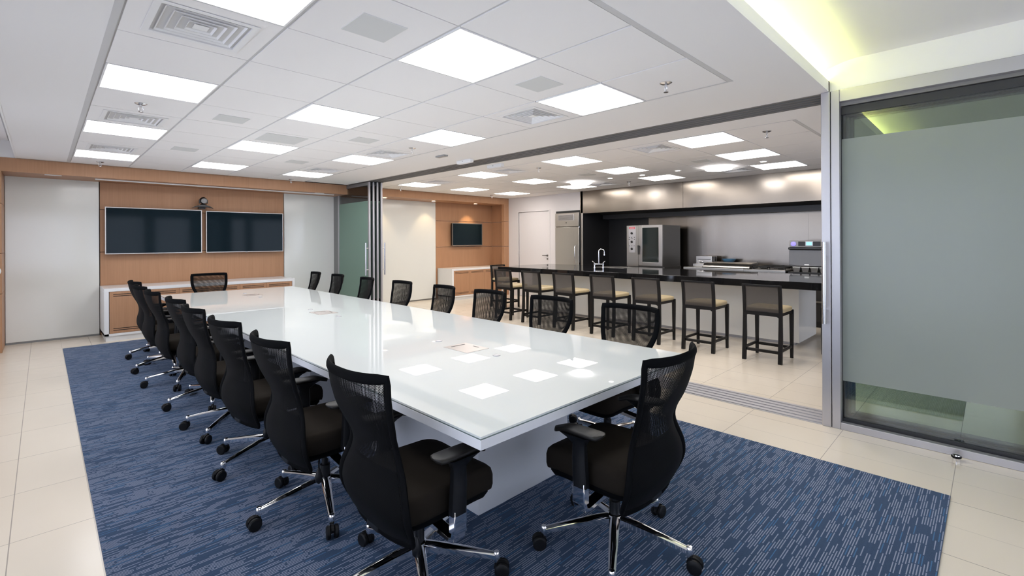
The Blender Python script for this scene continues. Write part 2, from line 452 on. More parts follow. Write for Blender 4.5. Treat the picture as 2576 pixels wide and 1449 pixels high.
# raised plaster ceiling towards the camera and along the window side, with a coved edge
rc = MB()
rc.box(-1.55, 4.5, -3.3, .73, ZH, ZH + .06)
rc.box(-1.55, -.33, .73, 9.53, ZH, ZH + .06)
struct(rc.build('ceiling_raised', 'plaster'))
sl = MB()
pts = []
for k in range(9):
    t = k / 8
    pts.append((1.12 - .39 * t, ZH - .125 * (1 - t) ** 1.7))
sl.grid(lambda u, v: (-.33 + 4.83 * u, pts[int(round(v * 8))][0], pts[int(round(v * 8))][1]), 1, 8)
struct(sl.build('ceiling_cove', 'plaster', recalc=False))
lp = MB().box(-.33, 4.5, 1.12, 1.13, ZC + .035, ZC + .125).box(-.33, 4.5, .92, .945, ZC, ZC + .085).box(-.33, 4.5, .945, 1.12, ZC + .036, ZC + .040)
struct(lp.build('trim_4', 'plaster'))
led = box(-.3, 4.495, 1.01, 1.03, ZC + .0405, ZC + .050).build('cove_light_strip', 'cove_led')
tag(led, 'yellow-green glowing strip hidden in the ceiling cove above the glass partition corner', 'light strip')
# raised recess at window side
struct(MB().box(-.265, -.25, .93, 9.52, ZC - .002, ZC + .30).build('trim_5', 'plaster'))
struct(box(-1.4, -.25, 9.53, 9.6, ZC, 2.98).build('wall_bulkhead', 'plaster'))
# wall strip above the partition beside the camera
struct(MB().box(4.5, 4.85, -3.25, .93, ZC, 2.98).box(4.5, 4.56, .93, 1.25, ZC + .092, 2.98).build('wall_partition', 'plaster'))
struct(box(4.47, 4.5, .92, 1.12, ZC + .001, ZC + .085).build('trim_19', 'plaster'))

# ------------------------------------------------------------------ wood band, pier, wall panels
struct(MB().box(-1.4, 4.56, 9.52, 9.56, 2.49, ZC).box(-1.4, 4.56, 9.56, 10.2, 2.49, 2.515).build('trim_6', 'oak'))
struct(MB().box(4.88, 9.28, 9.52, 9.56, 2.51, ZC).box(4.88, 9.28, 9.56, 10.2, 2.51, 2.535).build('trim_7', 'oak'))
pier = MB()
for z0, z1 in ((0, .806), (.812, 1.36), (1.366, 2.045), (2.051, 2.49)): pier.box(-1.4, -.395, 9.52, 10.2, z0, z1)
struct(pier.build('wall_pier', 'oak', bevel=.003))
pier = MB()
for z0, z1 in ((0, 1.345), (1.353, 2.03), (2.038, 2.51)): pier.box(9.10, 9.28, 9.52, 9.62, z0, z1).box(9.26, 9.28, 9.62, 10.2, z0, z1)
struct(pier.build('wall_niche', 'oak', bevel=.002))
wp = MB()
for z0, z1 in ((.0, 1.346), (1.354, 2.038), (2.046, 2.49)): wp.box(.667, 3.512, 10.2, 10.26, z0, z1)
struct(wp.build('wall_panel_oak', 'oak', bevel=.002))
wp = MB()
for z0, z1 in ((.0, 1.345), (1.353, 2.03), (2.038, 2.51)): wp.box(7.29, 9.26, 10.2, 10.26, z0, z1)
struct(wp.build('wall_panel_niche', 'oak', bevel=.002))
struct(box(.66, 3.52, 10.215, 10.262, 0, 2.5).build('trim_8', 'dark_slot'))

def wboard(x0, x1, label, z1=2.53):
    t = thing('whiteboard', label, 'whiteboard', ((x0 + x1) / 2, 10.2, 0))
    hw = (x1 - x0) / 2
    box(-hw, hw, -.012, .04, .03, z1 - .02).build('glass_panel', 'whiteboard', t, bevel=.003)
    box(-hw, hw, .0, .05, 0, .03).build('bottom_rail', 'aluminium_dark', t)
wboard(-.39, .655, 'floor-to-ceiling white glass board left of the two big screens')
wboard(3.52, 4.62, 'floor-to-ceiling white glass board between the big screens and the green glass panels')
wboard(5.2, 7.275, 'floor-to-ceiling white glass board left of the small screen in the kitchen')
sc = box(.58, 4.35, 9.69, 9.725, 2.47, 2.49).build('projection_screen_bar', 'white_paint', bevel=.004)
tag(sc, 'thin white bottom bar of a roll-up projection screen under the oak band', 'projection screen')

# screens
def tv(x0, x1, z0, z1, y, label, bez, bw=.014, th=.06, group=None):
    t = thing('television', label, 'television', ((x0 + x1) / 2, y, (z0 + z1) / 2), 0, group)
    a, b = (x1 - x0) / 2, (z1 - z0) / 2
    fr = MB().box(-a, a, -.012, 0, b - bw, b).box(-a, a, -.012, 0, -b, -b + bw).box(-a, -a + bw, -.012, 0, -b + bw, b - bw).box(a - bw, a, -.012, 0, -b + bw, b - bw)
    fr.build('bezel', bez, t, bevel=.002)
    box(-a + bw, a - bw, -.006, 0, -b + bw, b - bw).build('screen', 'tv_screen', t)
    box(-a + .01, a - .01, .001, th, -b + .01, b - .01).build('housing', 'black_plastic', t, bevel=.006)
    box(-.02, .02, -.014, -.006, -b - .006, -b + .006).build('badge', 'grey_plastic', t)
    box(-a * .4, a * .4, th, th + .05, -b * .5, b * .5).build('wall_mount', 'black_plastic', t)
k = 10.09 / 10.2
def zs(z): return 1.5 + (z - 1.5) * k
tv(.727 * k, 2.083 * k, zs(1.312), zs(2.091), 10.09, 'large wide flat screen on oak wall, the left one, below left of the camera', 'tv_bezel')
tv(2.146 * k, 3.50 * k, zs(1.310), zs(2.080), 10.09, 'large wide flat screen on oak wall, the right one of the pair', 'tv_bezel')
k = 10.08 / 10.2
tv(7.82 * k, 8.885 * k, zs(1.377), zs(1.99), 10.08, 'small dark flat screen on the oak niche wall in the kitchen', 'tv_bezel_grey', .018, .07)

# video-conference camera above screens
t = thing('conference_camera', 'dark ball-headed conference camera on a curved wing above the two screens', 'camera', (2.07, 10.02, 2.14))
wg = []
for i in range(13):
    u = -1 + i / 6; x = u * .165; y = .03 + .02 * u * u; z = .035 - .055 * abs(u) ** 2.2; hh = .03 * (1 - abs(u) ** 2) + .004; dd = .055 * (1 - .5 * u * u)
    wg.append([(x, y - dd, z), (x, y + dd, z), (x, y + dd, z - hh), (x, y - dd, z - hh)])
MB().loft(wg).build('wing', 'dark_steel', t, bevel=.003)
MB().box(-.05, .05, .08, .18, -.03, .03).build('bracket', 'black_plastic', t)
MB().lathe([(.02, .03), (.045, .035), (.05, .045), (.02, .055)], 24).build('turntable', 'black_plastic', t)
h_ = MB(); h_.lathe([(0, -.065), (.03, -.058), (.052, -.035), (.062, 0), (.055, .03), (.03, .055), (0, .065)], 24, Matrix.Translation((0, 0, .115)))
h_.box(-.066, -.05, -.02, .02, .06, .13).box(.05, .066, -.02, .02, .06, .13)
h_.build('head', 'black_plastic', t)
ln = MB(); ln.lathe([(.045, 0), (.045, .02), (.036, .022), (.034, .012), (.02, .012), (.02, .018), (0, .02)], 28, Matrix.Translation((0, -.05, .105)) @ Matrix.Rotation(R(90), 4, 'X'))
ln.build('lens', 'grey_plastic', t)

# ------------------------------------------------------------------ credenzas
def credenza(name, label, x0, x1, yf, zt, doors, end=0.0):
    t = thing(name, label, 'cabinet', (x0, yf, 0))
    L = x1 - x0; D = 10.18 - yf
    b = MB(); b.box(0, L, 0, D, zt - .05, zt); b.box(0, max(.055, end), 0, D, .08, zt - .05); b.box(L - .045, L, 0, D, .08, zt - .05); b.box(0, L, 0, D, .08, .115); b.box(.06, L - .04, .03, D, .115, zt - .05)
    b.build('carcass', 'white_lacquer', t, bevel=.002)
    box(.02, L - .02, .035, D, 0, .08).build('plinth', 'white_lacquer', t)
    for a, c in doors:
        a -= x0; c -= x0
        dr = box(a + .002, c - .002, -.002, .025, .118, zt - .053).build('door', 'oak', t, bevel=.001)
        m_ = min(.045, (c - a) * .12)
        for z in (.158, .185, zt - .125, zt - .098): box(a + m_, c - m_, -.0035, .01, z, z + .0095).build('slot', 'dark_slot', dr)
dx = [.72, 1.157, 1.60, 2.05, 2.50, 2.94, 3.395]
credenza('credenza', 'long low white cabinet with slotted oak doors under the two big screens', .66, 3.445, 9.43, .805, [(dx[i], dx[i + 1]) for i in range(6)])
credenza('credenza', 'low white cabinet with slotted oak doors under the small kitchen screen', 7.325, 9.09, 9.56, .80, [(7.375, 7.90), (7.90, 8.41), (8.41, 8.73), (8.73, 9.04)])

# ------------------------------------------------------------------ ceiling lights
def ceil_light(i, j, x0, p, label, matn, group):
    cx, cy = x0 + (i + .5) * p, Y0 + (j + .5) * PY
    t = thing('ceiling_light', label, 'ceiling light', (cx, cy, ZC), 0, group)
    a, b, f = p / 2 - .012, PY / 2 - .006, .010
    MB().box(-a, a, -b, -b + f, -.004, .03).box(-a, a, b - f, b, -.004, .03).box(-a, -a + f, -b + f, b - f, -.004, .03).box(a - f, a, -b + f, b - f, -.004, .03).box(-a, a, -b, b, .01, .03).build('frame', 'white_paint', t)
    box(-a + f, a - f, -b + f, b - f, -.001, .004).build('diffuser', matn, t)
rows = ['nearest row', 'second row', 'third row', 'farthest row']
colsM = ['window-side column', 'middle column', 'partition-side column']
colsK = ['partition-side column', 'middle column', 'hood-side column']
for a, i in enumerate(LIGHT_COLS):
    for b, j in enumerate(LIGHT_ROWS):
        ceil_light(i, j, XM, PM, 'square light panel over the conference room, %s, %s' % (colsM[a], rows[b]), 'panel_diffuser', 'square light panels over the conference room')
        ceil_light(i, j, XK, PK, 'square light panel over the kitchen, %s, %s' % (colsK[a], rows[b]), 'panel_diffuser_warm', 'square light panels over the kitchen')
def round_light(x, y, label):
    t = thing('round_ceiling_light', label, 'ceiling light', (x, y, ZC))
    MB().lathe([(.205, 0.0), (.232, 0.0), (.232, -.006), (.205, -.006)], 40, cap=False).build('rim', 'white_paint', t)
    MB().lathe([(0, -.045), (.198, -.045), (.206, -.037), (.206, 0), (0, 0)], 40, cap=False).build('diffuser', 'round_diffuser', t)
round_light(7.79, 3.12, 'round glowing ceiling light nearer the camera, over the kitchen island')
round_light(7.69, 5.81, 'round glowing ceiling light farther from the camera, over the kitchen island')
def down(x, y, z, label, m, grp, power=0, r=.045):
    t = thing('downlight', label, 'downlight', (x, y, z), 0, grp)
    MB().lathe([(r, .0), (r + .018, 0), (r + .018, -.005), (r, -.007)], 24, cap=False).build('rim', 'white_paint', t)
    MB().lathe([(0, -.003), (r, -.003), (r, .0), (0, .0)], 24, cap=False).build('lamp', m, t)
    if power:
        l = bpy.data.lights.new('spot', 'SPOT'); l.energy = power; l.spot_size = R(75); l.spot_blend = .6; l.color = (1, .74, .42); l.shadow_soft_size = .04
        lo = bpy.data.objects.new('bulb', l); COL.objects.link(lo); lo.parent = t; lo.location = (0, 0, -.02); lo.rotation_euler = (R(18), 0, 0)
g = 'small downlights over the island'
for x, y, lb in ((7.73, 2.43, 'nearest the camera, by the square panels'), (7.67, 3.757, 'just beyond the nearer round light'), (7.71, 4.448, 'midway between the two round lights'), (7.65, 5.092, 'just before the farther round light')):
    down(x, y, ZC, 'small recessed downlight over the kitchen island, ' + lb, 'downlight_cool', g)
g = 'downlights in the oak bulkhead'
for x, y, lb, p in ((5.6, 9.83, 'over the kitchen whiteboard, beside the stacked glass doors', 9), (6.96, 9.83, 'at the right edge of the kitchen whiteboard', 9), (8.33, 9.83, 'above the small kitchen screen', 22)):
    down(x, y, 2.508, 'warm small downlight in the oak bulkhead ' + lb, 'downlight_lamp', g, p)
for x, lb in ((.115, 'above the left whiteboard'), (4.0, 'above the whiteboard right of the screens')):
    t = thing('downlight', 'switched-off slim downlight under the oak band ' + lb, 'downlight', (x, 9.6, 2.488), 0, g)
    MB().box(-.09, .09, -.025, .025, -.006, .002).build('rim', 'white_paint', t, bevel=.002)

# air diffusers --------------------------------------------------------
def vent_proto(p):
    t = thing('air_diffuser', '', 'air vent', (0, 0, ZC), 0)
    a, b = p / 2 - .010, PY / 2 - .006
    o = .225
    f = MB()
    for (x0, x1, y0, y1) in ((-a, a, -b, -o), (-a, a, o, b), (-a, -o, -o, o), (o, a, -o, o)): f.box(x0, x1, y0, y1, -.001, .012)
    f.build('surround', 'ceiling_tile', t)
    fr = MB(); 
    def ring(mb_, r0, z0, r1, z1, th=.003):
        c = [(-1, -1), (1, -1), (1, 1), (-1, 1)]
        A = [mb_.bm.verts.new((sx * r0, sy * r0, z0)) for sx, sy in c]; B = [mb_.bm.verts.new((sx * r1, sy * r1, z1)) for sx, sy in c]
        A2 = [mb_.bm.verts.new((sx * r0, sy * r0, z0 + th)) for sx, sy in c]; B2 = [mb_.bm.verts.new((sx * r1, sy * r1, z1 + th)) for sx, sy in c]
        for k in range(4):
            k2 = (k + 1) % 4
            for q in ((A[k], A[k2], B[k2], B[k]), (A2[k], B2[k], B2[k2], A2[k2]), (A[k], A2[k], A2[k2], A[k2]), (B[k], B[k2], B2[k2], B2[k])): mb_.bm.faces.new(q)
    ring(fr, o + .012, -.006, o - .02, -.006); ring(fr, o - .02, -.006, o - .022, .04)
    fr.build('frame', 'white_paint', t, smooth=10, recalc=False)
    for k_ in range(4):
        r0 = .185 - k_ * .040
        sl_ = MB(); ring(sl_, r0, -.004, r0 - .026, .026); sl_.build('vane', 'white_paint', t, smooth=10, recalc=False)
    MB().loft([[(-.035, -.035, 0), (.035, -.035, 0), (.035, .035, 0), (-.035, .035, 0)], [(-.012, -.012, .022), (.012, -.012, .022), (.012, .012, .022), (-.012, .012, .022)]]).build('center_cone', 'white_paint', t, smooth=10)
    box(-o, o, -o, o, .11, .12).build('duct', 'gap_black', t)
    return t
vw = ['nearest the camera', 'second from the camera', 'farthest from the camera']
vp = vent_proto(PM); used = False
for (i, j), lb in zip(VENT_M, ['window-side column, ' + v for v in vw] + ['partition-side column, ' + v for v in vw]):
    loc = (XM + (i + .5) * PM, Y0 + (j + .5) * PY, ZC); lab = 'square louvred air vent in the conference ceiling, ' + lb
    if not used: vp.location = loc; vp['label'] = lab; vp['group'] = 'square air vents'; used = True
    else: dup(vp, loc, 0, lab)
for (i, j), lb in zip(VENT_K, ['partition side, ' + v for v in vw] + ['hood side, nearer the camera', 'hood side, farther from the camera']):
    dup(vp, (XK + (i + .5) * PK, Y0 + (j + .5) * PY, ZC), 0, 'square louvred air vent in the kitchen ceiling, ' + lb)
# flat fabric panels (ceiling speakers)
g = 'flat grey panels in the ceiling tiles'
for (x, y, lb) in ((1.31, 2.40, 'left of the nearest middle light'), (1.29, 5.12, 'between window column and middle lights, halfway'), (1.285, 7.18, 'between window column and middle lights, far'), (2.665, 2.40, 'right of the nearest middle light'), (2.665, 5.14, 'right of middle column, halfway'), (2.67, 7.21, 'right of middle column, far')):
    o = box(-.13, .13, -.13, .13, -.004, .0).build('ceiling_speaker', 'sensor_fabric'); o.location = (x, y, ZC - .001)
    tag(o, 'small flat grey speaker panel in ceiling, ' + lb, 'speaker', g)
for (x, y, lb) in ((7.0, 3.06, 'nearer one'), (6.95, 5.12, 'farther one')):
    o = box(-.12, .12, -.12, .12, -.004, .0).build('ceiling_speaker', 'sensor_fabric'); o.location = (x, y, ZC - .001)
    tag(o, 'small flat grey square speaker panel in the kitchen ceiling, ' + lb, 'speaker', g)
o = box(-.22, .22, -.22, .22, -.0035, .0).build('access_panel', 'sensor_fabric'); o.location = (1.95, 5.72, ZC - .001)
tag(o, 'larger pale grey square hatch in ceiling before the third middle light', 'access panel')
o = box(-.035, .035, -.1, .1, -.02, .0).build('ceiling_sensor', 'grey_plastic', bevel=.004); o.location = (3.92, 5.34, ZC)
tag(o, 'tiny grey sensor on the plaster ceiling beside the emergency light', 'sensor')
# sprinklers
def sprk():
    t = thing('sprinkler_head', '', 'sprinkler', (0, 0, ZC))
    MB().lathe([(.045, 0), (.045, -.004), (.03, -.012), (.015, -.014)], 24, cap=False).build('escutcheon', 'chrome_satin', t)
    MB().cyl((0, 0, -.01), (0, 0, -.03), .010).cyl((0, 0, -.03), (0, 0, -.068), .003, 8).build('stem', 'chrome_satin', t)
    MB().tube([(.011, 0, -.028), (.017, 0, -.045), (.012, 0, -.062), (0, 0, -.07)], .0028, 6).tube([(-.011, 0, -.028), (-.017, 0, -.045), (-.012, 0, -.062), (0, 0, -.07)], .0028, 6).build('yoke', 'chrome_satin', t)
    MB().lathe([(0, -.070), (.018, -.070), (.018, -.073), (0, -.073)], 16, cap=False).build('deflector', 'chrome_satin', t)
    return t
sp0 = sprk(); sp0['group'] = 'sprinkler heads'
SPR = [(3.328, 1.72, 'conference ceiling near the cove, right of the nearest lights'), (.597, 5.07, 'window-side ceiling beside the second air vent'), (.603, 9.13, 'far left corner above the oak band'), (3.325, 5.15, 'partition side of conference ceiling, halfway'), (3.329, 9.27, 'far end of conference ceiling by the oak band'),
       (5.61, 1.727, 'kitchen ceiling nearest the glass partition post'), (5.71, 5.16, 'kitchen ceiling near the emergency light'), (5.595, 9.13, 'kitchen ceiling beside the stacked glass doors'), (8.396, 5.147, 'kitchen ceiling near the steel hood'), (8.239, 9.075, 'kitchen ceiling far corner by the white door')]
for i, (x, y, lb) in enumerate(SPR):
    if i == 0: sp0.location = (x, y, ZC); sp0['label'] = 'chrome sprinkler head, ' + lb
    else: dup(sp0, (x, y, ZC), 0, 'chrome sprinkler head, ' + lb)
# emergency lights either side of the track
for x, lb in ((4.38, 'on the conference side of the partition track'), (4.98, 'on the kitchen side of the partition track')):
    t = thing('emergency_light', 'slim white emergency light box ' + lb, 'emergency light', (x, 5.4, ZC))
    MB().prism([(-.035, 0), (.035, 0), (.03, -.05), (-.03, -.05)], 'y', -.16, .16).build('case', 'white_lacquer', t, bevel=.006)
    box(-.024, .024, -.13, .13, -.054, -.048).build('lens', 'white_paint', t)
    MB().lathe([(0, 0), (.006, 0), (.006, -.004), (0, -.004)], 10, Matrix.Translation((-.034, .02, -.02)) @ Matrix.Rotation(R(-90), 4, 'Y')).build('indicator', 'black_plastic', t)

# ------------------------------------------------------------------ partition: tracks, frames, sliding panels
XT = [4.565 + .075 * k_ for k_ in range(4)]
tr = MB(); tr.box(4.5, 4.85, .93, 10.2, ZC + .04, ZC + .09)
for k_ in range(5): tr.box(4.52 + .075 * k_ - .012, 4.52 + .075 * k_ + .012, .93, 9.52, ZC - .004, ZC + .04)
tr.box(4.5, 4.506, .93, 9.52, ZC - .004, ZC + .04).box(4.844, 4.85, .93, 9.52, ZC - .004, ZC + .04)
struct(tr.build('trim_9', 'track_grey'))
ft = MB(); ft.box(4.48, 4.86, -3.25, 10.2, 0, .004)
for k_ in range(5): ft.box(4.51 + .075 * k_ - .010, 4.51 + .075 * k_ + .010, -3.25, 10.2, .004, .011)
struct(ft.build('trim_10', 'aluminium'))
# far header above the parked far panels
struct(MB().box(4.63, 4.85, 9.97, 10.2, 2.51, ZC).build('trim_11', 'track_grey'))
struct(MB().box(4.56, 4.63, 9.56, 10.2, 0, 2.51).build('trim_12', 'aluminium_dark'))
# near fixed frame: post, head and sill
struct(MB().box(4.47, 4.53, .912, .975, 0, ZC).build('trim_13', 'aluminium', bevel=.004))
struct(MB().box(4.475, 4.53, .85, .908, 0, ZC).box(4.475, 4.53, -3.2, .85, 2.585, ZC).box(4.475, 4.53, -3.2, .85, 0, .055).build('trim_14', 'aluminium', bevel=.003))
struct(MB().box(4.53, 4.86, -3.2, .85, 2.56, ZC).box(4.53, 4.86, .90, .93, 0, ZC).build('trim_15', 'track_grey'))

def panel(name, x, y0, y1, label, film, group, ztop=2.56, stile='aluminium', handles=0):
    t = thing(name, label, 'sliding door', (x, (y0 + y1) / 2, 0), 0, group)
    h = (y1 - y0) / 2; sw = .045
    for a_, b_ in ((h - sw, h), (-h, -h + sw)): box(-.018, .018, a_, b_, .012, ztop).build('stile', stile, t, bevel=.003)
    for a_, b_ in ((.012, .075), (ztop - .06, ztop)): box(-.016, .016, -h + sw, h - sw, a_, b_).build('rail', 'mullion' if stile != 'aluminium' else 'aluminium_dark', t)
    box(-.005, .005, -h + sw, h - sw, .075, ztop - .06).build('glass', 'clear_glass', t)
    box(-.0075, -.0055, -h + sw, h - sw, .37, 2.30).build('frosted_film', film, t)
    for hy in ([(-h + .022)] if handles else []):
        for sx in (handles,):
            hb = MB(); hb.cyl((sx * .075, hy, .84), (sx * .075, hy, 1.476), .015, 20)
            for z in (.95, 1.37): hb.cyl((sx * .018, hy, z), (sx * .075, hy, z), .009, 12)
            hb.build('pull_handle', 'chrome_satin', t)
    return t
gn = 'sliding glass panels parked at the near end'
lab = ['room-side', 'second', 'third', 'kitchen-side']
for k_ in range(4):
    panel('glass_sliding_panel', XT[k_], -1.5 - .02 * k_, .895 - .014 * k_, 'tall frosted sliding glass panel at right, %s one of the parked stack' % lab[k_], 'frosted_film', gn, 2.555, 'mullion')
for k_ in range(4):
    panel('glass_sliding_panel', XT[k_] - .012, 8.50 + .02 * (3 - k_) , 9.93 + .01 * k_, 'tall green frosted sliding glass panel by the oak band, %s one of the parked stack' % lab[k_], 'frosted_film_green', 'sliding glass panels parked at the far end', 2.665, 'aluminium', {0: -1, 3: 1}.get(k_, 0))
# tall front stiles of the far stack run up to the track
# bar handle on the near post
t = thing('pull_handle', 'long vertical steel pull handle on the aluminium post', 'door handle', (4.47, .945, 0))
MB().cyl((-.06, 0, .83), (-.06, 0, 1.48), .016, 20).build('bar', 'chrome_satin', t)
for z in (.94, 1.37): MB().cyl((0, -.0, z), (-.06, 0, z), .010, 12).build('standoff', 'chrome', t)
# door stopper
t = thing('door_stopper', 'small chrome dome door stopper with black rubber on the tiles before the glass', 'door stopper', (4.385, .18, 0))
MB().lathe([(.02, 0), (.022, .02), (.019, .024), (.019, .026)], 20).build('base', 'chrome', t)
MB().lathe([(.026, .024), (.028, .030), (.026, .036)], 20).build('rubber_ring', 'caster_black', t)
MB().lathe([(.022, .036), (.02, .042), (.008, .047), (0, .048)], 20).build('cap', 'chrome', t)

# ------------------------------------------------------------------ conference table
TX0, TX1, TY0, TY1, TZ = 1.19, 3.01, 1.38, 8.38, .75
t = thing('conference_table', 'long white glass-topped conference table on white block bases', 'table', ((TX0 + TX1) / 2, (TY0 + TY1) / 2, 0))
cx, cy = (TX0 + TX1) / 2, (TY0 + TY1) / 2; a, b = (TX1 - TX0) / 2, (TY1 - TY0) / 2
box(-a, a, -b, b, .742, TZ).build('glass_top', 'table_glass', t)
box(-a + .001, a - .001, -b + .001, b - .001, .736, .742).build('glass_edge', 'glass_edge', t)
box(-a, a, -b, b, .697, .736).build('tabletop_frame', 'table_white', t, bevel=.001)
for y0, y1 in ((1.97, 3.15), (4.25, 5.5), (6.6, 7.75)):
    MB().box(1.68 - cx, 2.45 - cx, y0 - cy, y1 - cy, .007, .697).build('base', 'table_white', t, bevel=.002)
    box(1.69 - cx, 1.70 - cx + .02, y0 - .012 - cy, y1 + .012 - cy, .007, .695)
def tbox(y, label):
    t = thing('cable_box', label, 'table box', (2.115, y, TZ), 0, 'flush cable boxes in the table')
    MB().box(-.10, .10, -.13, .13, 0, .0025).build('lid', 'floor_box', t, bevel=.001)
    MB().box(-.06, .06, .085, .095, .0025, .0035).box(.062, .07, -.06, .0, .0025, .0035).build('slot', 'black_plastic', t)
tbox(2.605, 'flush metal cable box in the tabletop, nearest the camera')
tbox(4.985, 'flush metal cable box in the tabletop, middle one')
tbox(7.37, 'flush metal cable box in the tabletop, farthest, before the head chair')
nm = ['nearest', 'second', 'third', 'fourth', 'fifth', 'farthest']
for i, y in enumerate((2.29, 2.93, 4.62, 5.33, 7.02, 7.72)):
    t2 = thing('cable_grommet', 'small round white cable grommet on the tabletop centre line, %s from the camera' % nm[i], 'grommet', (2.115, y, TZ), 0, 'cable grommets')
    MB().lathe([(.026, 0), (.026, .004), (.018, .005), (.018, .003)], 24, cap=False).build('ring', 'aluminium', t2)
    MB().lathe([(0, .001), (.018, .001), (.018, .004), (0, .004)], 20, cap=False).build('cap', 'white_lacquer', t2)

# ------------------------------------------------------------------ office chair
def lerp_tab(tab, z):
    for (z0, v0), (z1, v1) in zip(tab, tab[1:]):
        if z0 <= z <= z1:
            t_ = (z - z0) / (z1 - z0); t_ = t_ * t_ * (3 - 2 * t_) if False else t_
            return v0 + (v1 - v0) * t_
    return tab[-1][1] if z > tab[-1][0] else tab[0][1]
def smooth_tab(tab, n=60):
    zs_ = [tab[0][0] + (tab[-1][0] - tab[0][0]) * i / n for i in range(n + 1)]
    v = [lerp_tab(tab, z) for z in zs_]
    for _ in range(6): v = [v[0]] + [(v[i - 1] + 2 * v[i] + v[i + 1]) / 4 for i in range(1, n)] + [v[-1]]
    return list(zip(zs_, v))
WID = smooth_tab([(.318, .222), (.335, .250), (.37, .268), (.43, .276), (.49, .264), (.55, .234), (.61, .198), (.66, .181), (.70, .186), (.74, .204), (.79, .224), (.85, .234), (.92, .235), (1.0, .235)])
DEP = smooth_tab([(.318, .210), (.36, .235), (.43, .262), (.50, .262), (.58, .246), (.64, .245), (.70, .258), (.75, .283), (.81, .313), (.90, .345), (1.0, .364)])
ZB0, ZB1 = .320, .981
def back_pt(u, z, off=0.0, shrink=0.0):
    w_ = lerp_tab(WID, z) - shrink
    tt = min(1, max(0, (z - .74) / .25))
    wing = .035 + .040 * tt
    y = -lerp_tab(DEP, z) + wing * abs(u) ** 2.6 - off * (1 - .85 * abs(u) ** 4)
    zz = z
    return (u * w_, y, zz)
def make_chair():
    t = thing('office_chair', '', 'chair', (0, 0, .007))
    # net: two layers with a small gap between them (the sleeve of the backrest)
    for nmz, off, mt, pz in (('backrest', .009, 'net_rear', 1.0), ('backrest_net', -.012, 'net_front', 1.0)):
        g_ = MB(); 
        z0, z1 = ZB0 + .012, ZB1 - .012
        g_.grid(lambda u, v: back_pt(-1 + 2 * u, z0 + (z1 - z0) * v, off, .006), 20, 40, lambda u, v: ((u - .5) * 2 * lerp_tab(WID, z0 + (z1 - z0) * v), v * (z1 - z0)))
        o = g_.build(nmz, mt, t, recalc=False)
    # perimeter frame
    per = []
    n_ = 34
    for i in range(n_ + 1): per.append(back_pt(1, ZB0 + (ZB1 - ZB0) * i / n_))
    for i in range(1, 16): per.append(back_pt(1 - 2 * i / 16, ZB1))
    for i in range(n_, -1, -1): per.append(back_pt(-1, ZB0 + (ZB1 - ZB0) * i / n_))
    for i in range(1, 12): per.append(back_pt(-1 + 2 * i / 12, ZB0))
    MB().tube(per, .021, 10, closed=True, up=(0, 1, 0), flat=.5).build('back_frame', 'chair_black', t)
    # lower shell behind the sleeve and lumbar pad
    g_ = MB(); secs = []
    for j in range(15):
        z = ZB0 + (.60 - ZB0) * j / 14; sec = []
        for i in range(13): sec.append(back_pt(-.93 + 1.86 * i / 12, z, .004, .01))
        for i in range(12, -1, -1): sec.append(back_pt(-.93 + 1.86 * i / 12, z, -.008, .01))
        secs.append(sec)
    g_.loft(secs).build('lumbar_shell', 'chair_black', t)
    # seat cushion, local +y forward
    secs = []
    hw, yb, yf = .250, -.225, .285
    for (ins, z) in ((.02, .385), (.005, .392), (0, .415), (0, .458), (.007, .474), (.022, .484), (.08, .489)):
        sec = []
        for k_ in range(40):
            a_ = 2 * math.pi * k_ / 40; c_, s_ = math.cos(a_), math.sin(a_)
            e = .30
            x = math.copysign(abs(c_) ** e, c_) * (hw - ins); y = math.copysign(abs(s_) ** e, s_) * ((yf - yb) / 2 - ins) + (yf + yb) / 2
            taper = 1 - .07 * (y - yb) / (yf - yb)
            drop = -.03 * max(0, (y - .15) / .13) ** 2
            sec.append((x * taper, y, z + drop + .012 * abs(x / hw) ** 2 * (1 if z > .47 else 0)))
        secs.append(sec)
    MB().loft(secs).build('seat', 'seat_fabric', t, smooth=60)
    secs = []
    for (ins, z) in ((.05, .350), (.02, .358), (.006, .385), (.004, .412)):
        sec = []
        for k_ in range(40):
            a_ = 2 * math.pi * k_ / 40; c_, s_ = math.cos(a_), math.sin(a_)
            x = math.copysign(abs(c_) ** .38, c_) * (hw - ins); y = math.copysign(abs(s_) ** .38, s_) * (.25 - ins) + .025
            sec.append((x * (1 - .07 * (y + .225) / .48), y, z - .03 * max(0, (y - .13) / .12) ** 2))
        secs.append(sec)
    MB().loft(secs).build('seat_shell', 'chair_black', t, smooth=60)
    # mechanism, column
    MB().box(-.075, .075, -.12, .09, .285, .352).box(-.05, .05, -.225, -.10, .30, .345).build('tilt_mechanism', 'chair_plastic', t, bevel=.012)
    MB().cyl((0, 0, .13), (0, 0, .22), .027, 20).cyl((0, 0, .20), (0, 0, .30), .017, 16).build('gas_column', 'chair_plastic', t)
    MB().tube([(.075, .05, .315), (.17, .05, .312), (.2, .05, .308)], .005, 8).build('tilt_lever', 'chair_plastic', t)
    ad = MB(); ad.tube([(.115, -.08, .325), (.125, -.09, .30), (.125, -.09, .268)], .005, 8)
    ad.lathe([(.004, 0), (.012, -.015), (.021, -.045), (.018, -.072), (.006, -.085)], 14, Matrix.Translation((.125, -.09, .268)))
    ad.build('pump_ball', 'chair_plastic', t)
